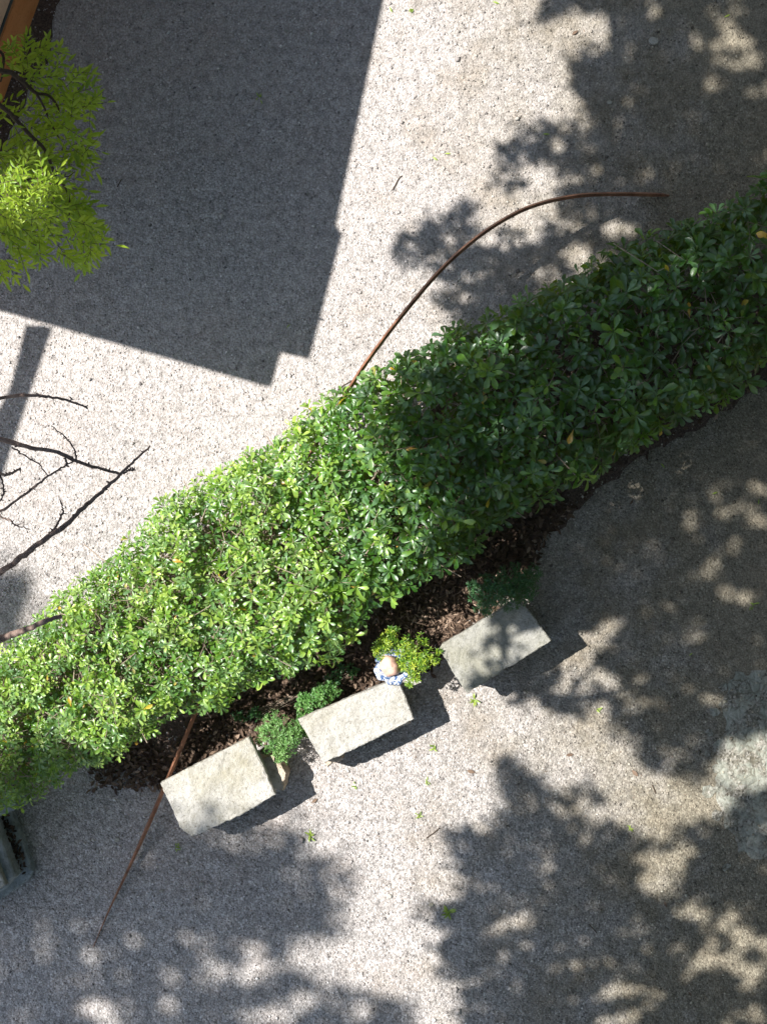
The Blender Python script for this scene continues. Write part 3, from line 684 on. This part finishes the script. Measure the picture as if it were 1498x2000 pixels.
# ------------------------------------------------------------------ bare branches of the leafless tree at left
def bare_tree():
    t = empty('bare_tree', U(620, -950, 0), 'leafless tree reaching dark knobbly twigs in from the left edge', 'tree')
    Z = 5.4
    br = [([(-140, 812), (0, 778), (60, 771), (105, 776), (140, 784), (172, 797)], 7, 3.2, Z), ([(138, 783), (142, 778)], 2.5, 2, Z),
          ([(-160, 800), (0, 856), (60, 874), (110, 882), (150, 900), (200, 916), (238, 926)], 9, 4.5, Z), ([(-240, 1290), (-60, 1160), (0, 1118), (50, 1083), (85, 1055), (130, 1025), (170, 985), (205, 955), (240, 922), (268, 895), (294, 871)], 13, 3, Z + .1),
          ([(240, 924), (256, 918), (266, 917)], 4, 2.5, Z), ([(150, 900), (146, 880), (130, 855), (103, 832)], 3.2, 1.8, Z), ([(148, 898), (120, 915), (95, 930), (50, 965), (0, 1000), (-60, 1040)], 2.6, 5, Z),
          ([(25, 874), (50, 890), (78, 908), (94, 928)], 3, 2, Z), ([(126, 888), (130, 900), (134, 912)], 4, 3, Z), ([(-80, 905), (0, 925), (20, 925), (36, 918), (42, 914)], 5, 3.5, Z),
          ([(0, 928), (8, 950), (6, 970), (-6, 985)], 3.5, 2.5, Z), ([(-50, 985), (0, 1008), (22, 1016), (30, 1026), (57, 1033)], 3.5, 1.8, Z), ([(85, 1055), (105, 1035), (120, 1010), (124, 995), (118, 978)], 4.5, 2.5, Z + .05),
          ([(-160, 1290), (0, 1247), (50, 1230), (90, 1213), (122, 1203)], 15, 6, Z - .1)]
    paths = []
    for pts, r0, r1, z in br:
        q = smooth_path([U(x, y, z + .12 * math.sin(x / 60)) for x, y in pts], 6); n = len(q)
        q = q + rng.normal(0, .0018, q.shape)
        k = (H - z) / H / PX * .58
        rad = [(r0 + (r1 - r0) * i / (n - 1)) * k * rng.uniform(.9, 1.15) for i in range(n)]
        paths.append((q, rad))
        for i in range(2, n - 1):                                  # knobs and spurs
            if rng.random() < (.75 if r0 < 6 else .35):
                d = rng.normal(0, 1, 3); d /= np.linalg.norm(d); p = q[i]
                paths.append(([p, p + d * rng.uniform(.010, .022)], [rad[i] * .9, rad[i] * .35]))
    # limbs leading back to the trunk, outside the picture
    rt = np.array(U(620, -950, 0)); hub = np.array(U(-190, 1090, 5.3))
    paths.append((smooth_path([rt, rt + [.1, .05, 2.6], rt + [-.1, .1, 4.6]], 5), list(np.linspace(.11, .06, 11))))
    paths.append((smooth_path([rt + [-.1, .1, 4.6], G(1190, -250, 5.6), G(1200, 120, 5.7), G(1160, 500, 5.6), G(1090, 900, 5.4), hub], 6), list(np.linspace(.05, .018, 31))))
    for e, z in [((-140, 812), Z), ((-160, 800), Z), ((-240, 1290), Z + .1), ((-60, 1040), Z), ((-80, 905), Z), ((-50, 985), Z), ((-160, 1290), 2.6)]:
        if z < 4: z = Z - .1
        p = np.array(U(e[0], e[1], z)); paths.append((smooth_path([hub, (hub + p) / 2 + rng.normal(0, .04, 3), p], 4), list(np.linspace(.015, .010, 9))))
    V, F = tubes(paths[:1] + paths[1:], 7)
    link('branches', mesh_np('branches', V, F, None, True), M['bark'], t)
bare_tree()

# ------------------------------------------------------------------ leafy tree at upper left
def ash_tree():
    t = empty('leafy_tree', U(-420, 360, 0), 'bright yellow green tree with narrow leaflets leaning in at the upper left', 'tree')
    paths = []; P = []; D = []; N = []; L = []; T = []
    def limb(pts, z0, z1, r0, r1):
        n = len(pts); q = smooth_path([U(x, y, z0 + (z1 - z0) * i / (n - 1)) for i, (x, y) in enumerate(pts)], 5); m = len(q)
        paths.append((q, [(r0 + (r1 - r0) * i / (m - 1)) / PX * .5 * .85 for i in range(m)])); return q
    limb([(-200, 120), (0, 138), (30, 148), (55, 168), (72, 182), (95, 186), (112, 205), (117, 222)], 2.2, 1.9, 12, 3)
    limb([(70, 180), (85, 205), (100, 240), (112, 262), (118, 275)], 2.05, 1.9, 5, 2)
    limb([(-200, 60), (0, 205), (30, 232), (62, 266), (88, 292), (104, 330), (112, 350), (128, 365), (137, 395), (135, 430)], 2.2, 1.8, 10, 3)
    limb([(-150, 360), (0, 365), (30, 358), (62, 348), (80, 330), (84, 312)], 2.0, 1.9, 7, 3)
    limb([(-80, 330), (0, 385), (5, 410), (0, 440), (-60, 480)], 2.1, 1.8, 7, 3); limb([(100, 350), (96, 375), (110, 392), (108, 408)], 1.95, 1.8, 4, 2)
    limb([(-80, 100), (0, 100), (6, 140), (2, 160)], 2.1, 2.0, 8, 3)
    limb([(104, 330), (130, 345), (148, 335)], 1.9, 1.8, 3, 1.5)
    def spray(x, y, z, ang, n=7, s=1.0):
        """one compound leaf: leaflets in pairs along a thin rachis"""
        p0 = np.array(U(x, y, z)); d = np.array([math.cos(ang), math.sin(ang), rng.uniform(-.5, .1)]); d /= np.linalg.norm(d)
        b = np.cross(d, [0, 0, 1]); b /= np.linalg.norm(b); up = np.cross(b, d) + rng.normal(0, .35, 3); ln = .17 * s
        up /= np.linalg.norm(up); tt = rng.normal(.5, .22)
        pts = [p0 + d * ln * f + np.array([0, 0, -.03 * f * f]) for f in (0, .5, 1)]
        paths.append((pts, [.0018, .0014, .001]))
        for i in range(n):
            f = .15 + .85 * (i // 2) / max(1, n // 2); sd = 1 if i % 2 else -1
            o = p0 + d * ln * f + np.array([0, 0, -.03 * f * f])
            dd = d * .75 + b * sd * .8 + rng.normal(0, .16, 3) - np.array([0, 0, .15])
            if i == n - 1: dd = d + rng.normal(0, .1, 3)
            P.append(o); D.append(dd); N.append(up + rng.normal(0, .3, 3)); L.append(.085 * s * rng.uniform(.7, 1.15)); T.append(np.clip(tt + rng.normal(0, .15), 0, 1))
    blob = [(40, 115, 45, 30, 26), (85, 130, 45, 38, 34), (135, 170, 40, 34, 28), (165, 215, 26, 26, 18), (100, 215, 55, 38, 26), (30, 240, 45, 45, 18), (20, 310, 40, 36, 40), (80, 300, 52, 36, 40), (145, 300, 34, 34, 28),
            (60, 385, 66, 42, 64), (120, 375, 44, 34, 26), (20, 430, 44, 36, 40), (50, 470, 44, 32, 40), (15, 520, 30, 18, 16), (135, 425, 42, 30, 26), (165, 455, 30, 24, 24), (150, 490, 28, 24, 22), (185, 470, 14, 14, 7), (95, 260, 45, 30, 20)]
    for (x, y, rx, ry, n) in blob:
        for _ in range(int(n * .55)):
            a = rng.uniform(0, 6.28); r = rng.random() ** .5
            px, py = x + rx * r * math.cos(a), y + ry * r * math.sin(a)
            ang = math.atan2(-(py - 300), px - (-80)) + rng.normal(0, .75)
            spray(px - 18 * math.cos(ang), py + 18 * math.sin(ang), rng.uniform(1.4, 2.15), ang, rng.integers(5, 9))
    # a higher tuft of the crown that reaches out of the roof's shade
    for _ in range(75):
        a = rng.uniform(0, 6.28); r = rng.random() ** .5
        spray(40 + 72 * r * math.cos(a), 385 + 62 * r * math.sin(a), rng.uniform(4.3, 4.8), rng.uniform(0, 6.28), 7, .62)
    q = [np.array(U(-420, 360, 0)), np.array(U(-400, 350, 0)) + [0, 0, 1.6], np.array(U(-330, 340, 3.2)), np.array(U(-120, 360, 4.2)), np.array(U(40, 385, 4.5))]
    qs = smooth_path(q, 5); paths.append((qs, [max(.003, .03 - .0035 * i) for i in range(len(qs))]))
    for e, z in [((-200, 120), 2.2), ((-200, 60), 2.2), ((-150, 360), 2.0), ((-80, 330), 2.1), ((-80, 100), 2.1)]:
        paths.append((smooth_path([q[1], (q[1] + np.array(U(*e, z))) / 2 + [0, 0, .1], U(*e, z)], 4), list(np.linspace(.035, .018, 9))))
    V, F, TI = place(leaf_template('lance'), np.array(P), np.array(D), np.array(N), np.array(L), np.array(T))
    link('crown', mesh_np('crown', V, F, TI, True), M['ash'], t)
    V, F = tubes(paths, 6); link('trunk', mesh_np('trunk', V, F, None, True), M['darkbark'], t)
ash_tree()

# ------------------------------------------------------------------ tall trees outside the picture whose crowns dapple the court
def crown_leaves(polys, holes, depth, per, zfun, leafL, sig, edge=34):
    P = []; 
    allp = np.vstack([np.array(p, float) for p, _ in polys]); lo = allp.min(0) ; hi = allp.max(0)
    area = (hi - lo).prod() / PX ** 2; n = int(depth * area / (per * .22 * leafL ** 2))
    q = rng.uniform(lo, hi, (n, 2)); dens = np.zeros(n)
    for poly, dn in polys:
        dd = poly_dist(poly, q[:, 0], q[:, 1]); i = poly_in(poly, q[:, 0], q[:, 1])
        dens = np.maximum(dens, np.where(i, dn * np.clip(dd / edge, .14, 1), 0))
    keep = rng.random(n) < dens; c = q[keep]
    X = np.repeat(c, per, 0) + rng.normal(0, sig, (len(c) * per, 2))
    k = np.ones(len(X), bool)
    holes = list(holes) + [(rng.uniform(lo[0], hi[0]), rng.uniform(max(lo[1], -50), min(hi[1], 2050)), rng.uniform(2, 8), rng.uniform(2, 6), rng.uniform(.2, .9)) for _ in range(110)]
    for (hx, hy, rx, ry, s) in holes:
        g_ = 6.5
        r = np.sqrt(((X[:, 0] - hx) / (rx * (.75 + .3 * s) + g_)) ** 2 + ((X[:, 1] - hy) / (ry * (.75 + .3 * s) + g_)) ** 2)
        th = np.arctan2(X[:, 1] - hy, X[:, 0] - hx); f1, f2 = hx * .7, hy * .9
        r = r * (1 + .24 * np.sin(2 * th + f1) + .20 * np.sin(3 * th + f2) + .14 * np.sin(5 * th + f1 + f2))
        k &= ~((r < 1.0 + rng.normal(0, .10, len(X))) & (rng.random(len(X)) < .55 + .5 * s))
    X = X[k]
    z = zfun(X[:, 0], X[:, 1]) + np.repeat(rng.uniform(-.3, .35, len(c)), per)[k] + rng.uniform(-.12, .12, len(X))
    P = np.stack([(X[:, 0] - NX) / PX - SUNX * z, (NY - X[:, 1]) / PX - SUNY * z, z], 1)
    n = len(P); D = rng.normal(0, 1, (n, 3)) * np.array([1, 1, .5]); N = np.array([0, 0, 1.0]) + rng.normal(0, .55, (n, 3))
    L = rng.uniform(.75, 1.25, n) * leafL
    return place(leaf_template('simple'), P, D, N, L, rng.random(n))
P1 = [(1064, -60), (1062, 0), (1038, 40), (1074, 46), (1135, 30), (1185, 30), (1197, 48), (1211, 71), (1185, 86), (1135, 96), (1104, 106), (1102, 131), (1074, 137), (1092, 150), (1074, 167), (1109, 172), (1125, 202), (1140, 217), (1135, 236), (1094, 231), (1054, 238), (1008, 235), (1016, 263), (988, 273), (968, 304), (962, 324), (978, 335), (1030, 322), (1070, 340), (1094, 365), (1084, 385), (1084, 425), (1060, 450), (1010, 455), (985, 447), (955, 464), (930, 442), (932, 402), (905, 386), (880, 395), (860, 424), (800, 430), (770, 455), (762, 485), (780, 531), (826, 536), (836, 557), (836, 592), (861, 627), (892, 655), (905, 740), (930, 830), (975, 960), (1020, 1080), (1045, 1165), (1010, 1240), (995, 1300), (985, 1345), (1000, 1378), (1052, 1374), (1085, 1400), (1140, 1408), (1155, 1392), (1180, 1412), (1200, 1440), (1240, 1480), (1260, 1504), (1332, 1530), (1400, 1535), (1420, 1480), (1520, 1430), (1670, 1380), (1670, -1100), (1064, -1100)]
P1b = [(952, 359), (975, 345), (1000, 352), (1028, 350), (1030, 375), (1010, 388), (983, 395), (960, 378)]
H1 = [(1030, 740, 80, 46, 1), (1261, 13, 25, 14, .85), (1360, 81, 10, 9, .8), (1415, 56, 12, 25, .75), (1418, 86, 18, 12, .85), (1453, 86, 15, 9, .8), (1463, 121, 20, 14, .95), (1433, 121, 20, 12, .8), (1390, 167, 13, 12, .95), (1489, 177, 14, 10, .8), (1205, 243, 12, 12, .6), (1269, 334, 8, 8, .95), (1089, 288, 9, 9, 1), (1060, 330, 16, 8, .7), (1105, 345, 30, 9, .7),
      (1152, 405, 16, 8, .7), (1208, 445, 24, 12, .9), (1180, 455, 14, 8, .7), (1135, 500, 42, 19, 1), (1119, 440, 10, 8, .7), (1038, 470, 12, 6, .6), (993, 486, 16, 9, .8), (950, 470, 14, 8, .8), (874, 478, 11, 8, .9), (858, 506, 13, 8, .9), (821, 501, 7, 6, .8), (851, 559, 13, 9, .9), (914, 544, 8, 7, .8), (912, 582, 20, 10, .75), (1059, 531, 16, 9, .8), (1018, 540, 12, 9, .7), (1104, 552, 22, 10, .9), (800, 470, 7, 5, .7), (905, 430, 7, 6, .7), (890, 615, 12, 8, .6), (960, 520, 9, 7, .7), (1440, 20, 16, 10, .5), (1340, 40, 12, 8, .5), (1010, 300, 8, 6, .6),
      (1176, 1244, 26, 24, .85), (1132, 1296, 30, 20, .85), (1162, 1316, 34, 20, .8), (1110, 1350, 30, 12, .7), (1190, 1340, 22, 14, .6), (1248, 1332, 16, 9, .7), (1264, 1372, 22, 9, .6), (1348, 1248, 26, 8, .8), (1388, 1368, 20, 8, .8), (1308, 1472, 18, 12, .6), (1208, 1350, 14, 10, .7), (1170, 1385, 24, 12, .7),
      (1394, 965, 9, 9, 1), (1418, 998, 24, 9, .9), (1349, 1019, 15, 11, .85), (1475, 1016, 26, 8, .85), (1487, 954, 14, 11, .8), (1382, 1118, 12, 11, .9), (1442, 1167, 25, 9, 1), (1433, 1073, 9, 8, .7), (1270, 1060, 8, 6, .4), (1240, 960, 6, 5, .7), (1300, 1240, 12, 8, .4),
      (1445, 1478, 50, 26, .95), (1480, 1450, 26, 18, .6),
      # dapples on and before the right-hand bench
      (1000, 1240, 13, 10, 1), (1025, 1232, 10, 8, 1), (1045, 1250, 10, 9, 1), (1062, 1232, 9, 8, 1), (1015, 1265, 10, 9, 1), (1040, 1282, 9, 9, 1), (1078, 1262, 10, 8, 1), (1100, 1250, 10, 9, 1), (1120, 1268, 13, 9, 1), (1085, 1290, 10, 8, 1), (1060, 1300, 10, 8, 1), (1010, 1300, 10, 9, 1), (1030, 1320, 9, 8, 1), (1130, 1245, 10, 8, 1), (1105, 1285, 9, 6, 1), (1005, 1215, 13, 11, 1), (1030, 1200, 10, 9, 1),
      # small sunny flecks on the shaded hedge
      (1000, 700, 12, 8, .4), (1100, 800, 10, 8, .3), (1180, 930, 9, 7, .5), (1330, 900, 8, 7, .4), (1500, 480, 30, 14, .7), (1495, 600, 20, 20, .6), (970, 800, 20, 12, .4), (1050, 1010, 14, 10, .5), (1120, 900, 8, 7, .3), (1250, 700, 8, 6, .3)]
P4 = [(967, 1480), (1005, 1468), (1053, 1491), (1063, 1520), (1092, 1549), (1116, 1526), (1159, 1534), (1178, 1573), (1163, 1598), (1192, 1611), (1226, 1606), (1259, 1630), (1307, 1649), (1312, 1616), (1346, 1601), (1403, 1601), (1413, 1544), (1520, 1530), (1620, 1530), (1620, 3000), (895, 3000), (883, 1999), (876, 1927), (833, 1870), (852, 1822), (804, 1793), (809, 1764), (895, 1755), (881, 1697), (857, 1630), (883, 1606), (943, 1611), (986, 1577), (960, 1549), (962, 1505)]
H4 = [(1070, 1683, 9, 17, .95), (1005, 1798, 30, 13, .95), (1293, 1683, 46, 17, .9), (1279, 1731, 38, 16, .85), (1320, 1705, 20, 12, .8), (1144, 1582, 22, 20, .85), (1100, 1600, 10, 8, .5), (1140, 1635, 9, 10, .8), (1185, 1716, 8, 10, .8), (1350, 1783, 40, 14, .8), (1418, 1793, 16, 14, .85), (1374, 1875, 46, 20, .95), (1446, 1841, 20, 28, .9), (1466, 1899, 38, 14, .9), (1495, 1850, 16, 20, .9), (1400, 1830, 20, 20, .6), (1130, 1884, 12, 6, .8), (1202, 1932, 32, 15, .85), (1274, 1958, 14, 9, .8), (914, 1922, 15, 11, .75), (1221, 1992, 42, 12, .9), (1250, 1798, 26, 8, .6), (1120, 1846, 20, 7, .7), (1475, 1985, 20, 14, .8), (900, 1715, 16, 12, .4), (940, 1730, 10, 7, .5), (1160, 1770, 12, 6, .5), (985, 1520, 8, 6, .4), (1030, 1505, 8, 6, .4), (1030, 1560, 10, 6, .5), (1090, 1575, 16, 8, .5), (850, 1830, 18, 10, .6), (1480, 1575, 12, 8, .3), (1490, 1620, 14, 10, .6)]
P5 = [(-60, 1640), (60, 1640), (180, 1610), (300, 1580), (421, 1612), (505, 1640), (559, 1606), (600, 1618), (655, 1668), (690, 1730), (679, 1775), (637, 1830), (575, 1862), (571, 1905), (631, 1912), (721, 1930), (815, 1975), (815, 2080), (-60, 2080)]
P5d = [(60, 1650), (380, 1640), (480, 1650), (530, 1700), (545, 1780), (600, 1800), (620, 1830), (540, 1850), (400, 1830), (250, 1800), (60, 1790)]
P5s = [(415, 1560), (480, 1545), (560, 1570), (540, 1600), (430, 1640), (380, 1650), (355, 1610)]
H5 = [(93, 1862, 15, 26, .8), (175, 1852, 20, 13, .7), (180, 1880, 12, 20, .5), (276, 1842, 14, 20, .75), (336, 1920, 24, 22, .85), (409, 1890, 22, 32, .9), (493, 1890, 28, 36, .92), (186, 1978, 24, 28, .8), (225, 1990, 26, 16, .8), (336, 1988, 22, 14, .8), (529, 1985, 35, 22, .85), (300, 1690, 22, 28, .45), (240, 1672, 20, 16, .35), (135, 1806, 14, 12, .4), (390, 1765, 20, 14, .35), (600, 1700, 18, 20, .35), (640, 1755, 14, 14, .3), (450, 1720, 14, 10, .2), (610, 1960, 34, 16, .6), (700, 1985, 26, 14, .6), (30, 1900, 16, 14, .3)]
P6 = [(-60, 1040), (0, 1075), (45, 1110), (66, 1150), (60, 1210), (20, 1270), (-60, 1300)]
P7 = [(160, 1555), (190, 1520), (210, 1600), (120, 1640), (-60, 1700), (-60, 1500), (60, 1560)]
def limb_set(root, trunk_h, tips, r):
    paths = []; root = np.array(root); fork = root + np.array([.1, .1, trunk_h])
    pp = smooth_path([root, root + [.05, -.05, trunk_h * .5], fork], 5); paths.append((pp, list(np.linspace(r, r * .7, len(pp)))))
    for tip in tips:
        tip = np.array(tip); mid = (fork + tip) / 2 + np.array([rng.normal(0, .2), rng.normal(0, .2), .4])
        pp = smooth_path([fork, mid, tip], 6); paths.append((pp, list(np.linspace(r * .5, .015, len(pp)))))
        for _ in range(5):
            k = rng.integers(5, len(pp) - 1); e = pp[k] + rng.normal(0, .35, 3); paths.append(([pp[k], (pp[k] + e) / 2 + rng.normal(0, .04, 3), e], [.018, .012, .006]))
    return tubes(paths, 7)
def shade_tree(name, root_px, trunk_h, tips, polys, holes, ncl, per, zfun, leafL, sig, label, r=.16):
    root = U(root_px[0], root_px[1], 0); t = empty(name, root, label, 'tree')
    V, F = limb_set(root, trunk_h, tips, r); link('trunk', mesh_np('trunk', V, F, None, True), M['bark'], t)
    V, F, T = crown_leaves(polys, holes, ncl, per, zfun, leafL, sig); link('crown', mesh_np('crown', V, F, T), M['canopy'], t)
zA = lambda x, y: np.clip(6.0 + (x - 1000) / 130, 6.0, 8.6)
shade_tree('tall_tree', (150, -1700), 5.2, [G(1250, 60, 7.9), G(1330, 180, 8.2), G(1250, 420, 7.9), G(1400, 700, 8.2), G(1330, 1150, 8.2)],
           [(P1, 1.0), (P1b, .6), ([(845, 800), (940, 800), (1050, 1165), (955, 1160)], .22)], H1, 6.0, 7, zA, .070, 6, 'tall dense tree throwing the big ragged shade across the upper right gravel')
shade_tree('tall_tree', (-300, 2700), 5.0, [G(1150, 1950, 7.6), G(1000, 1850, 7.8), G(1400, 1950, 8.0), G(1120, 1720, 7.8), G(1460, 1700, 8.0)],
           [(P4, 1.0)], H4, 6.0, 7, lambda x, y: 7.9 + 0 * x, .072, 7, 'tall tree throwing the dappled shade on the lower right gravel')
shade_tree('tall_tree', (-2300, 2900), 8.0, [G(300, 1950, 12), G(500, 1800, 12.2), G(150, 1800, 12), G(700, 2000, 12.1), G(60, 1700, 12)],
           [(P5, .60), (P5d, 1.0), (P5s, .25), (P6, .6), (P7, .95), ([(170, 1490), (310, 1440), (368, 1500), (362, 1610), (310, 1660), (170, 1690)], 1.0), ([(60, 1500), (240, 1540), (300, 1600), (200, 1680), (-60, 1680), (-60, 1500)], .8)], H5, 8.5, 4, lambda x, y: 12.3 + 0 * x, .12, 20, 'high tree throwing the soft blurred shade on the lower left gravel')

# unseen trees, added to block sky light and deepen the shade at right
def sky_blocker(root_px, c, rad, n, label, flat=1.0, lf=(.14, .22)):
    root = U(*root_px, 0); t = empty('blocker_tree', root, label, 'tree')
    c = np.array(c); tips = [c + unit(rng.normal(0, 1, (1, 3)))[0] * rad * .6 for _ in range(6)]
    V, F = limb_set(root, c[2] - rad * .9, tips, .17); link('trunk', mesh_np('trunk', V, F, None, True), M['bark'], t)
    q = unit(rng.normal(0, 1, (n // 8, 3))) * (rng.random((n // 8, 1)) ** .35) * rad * np.array([1, 1, flat])
    P = c + np.repeat(q, 8, 0) + rng.normal(0, .09, (n // 8 * 8, 3)); m = len(P)
    V, F, T = place(leaf_template('simple'), P, rng.normal(0, 1, (m, 3)), np.array([0, 0, 1.0]) + rng.normal(0, .6, (m, 3)), rng.uniform(lf[0], lf[1], m), rng.random(m))
    link('crown', mesh_np('crown', V, F, T), M['canopy'], t)
sky_blocker((1950, 500), (5.9, 2.6, 5.0), 2.9, 30000, 'unseen tree added right of the hedge end to block sky light', 1.5)
sky_blocker((2000, 1300), (5.8, -1.6, 5.2), 3.0, 30000, 'unseen tree added right of the old paving patch to block sky light', 1.5)
sky_blocker((1950, 2200), (5.4, -5.9, 5.0), 3.0, 26000, 'unseen tree added beyond the lower right corner of the court to block sky light', 1.5)
sky_blocker((1300, -1300), (3.6, 8.0, 5.0), 2.9, 22000, 'unseen tree added beyond the upper right corner of the court to block sky light', 1.5)
sky_blocker((1100, 3200), (1.0, -8.8, 5.0), 2.9, 22000, 'unseen tree added beyond the lower edge of the court to block sky light', 1.5)
sky_blocker((2600, 900), (6.5, -.5, 18.5), 7.6, 16000, 'unseen high crown added above the right side of the court to block sky light', .28, (.32, .46))
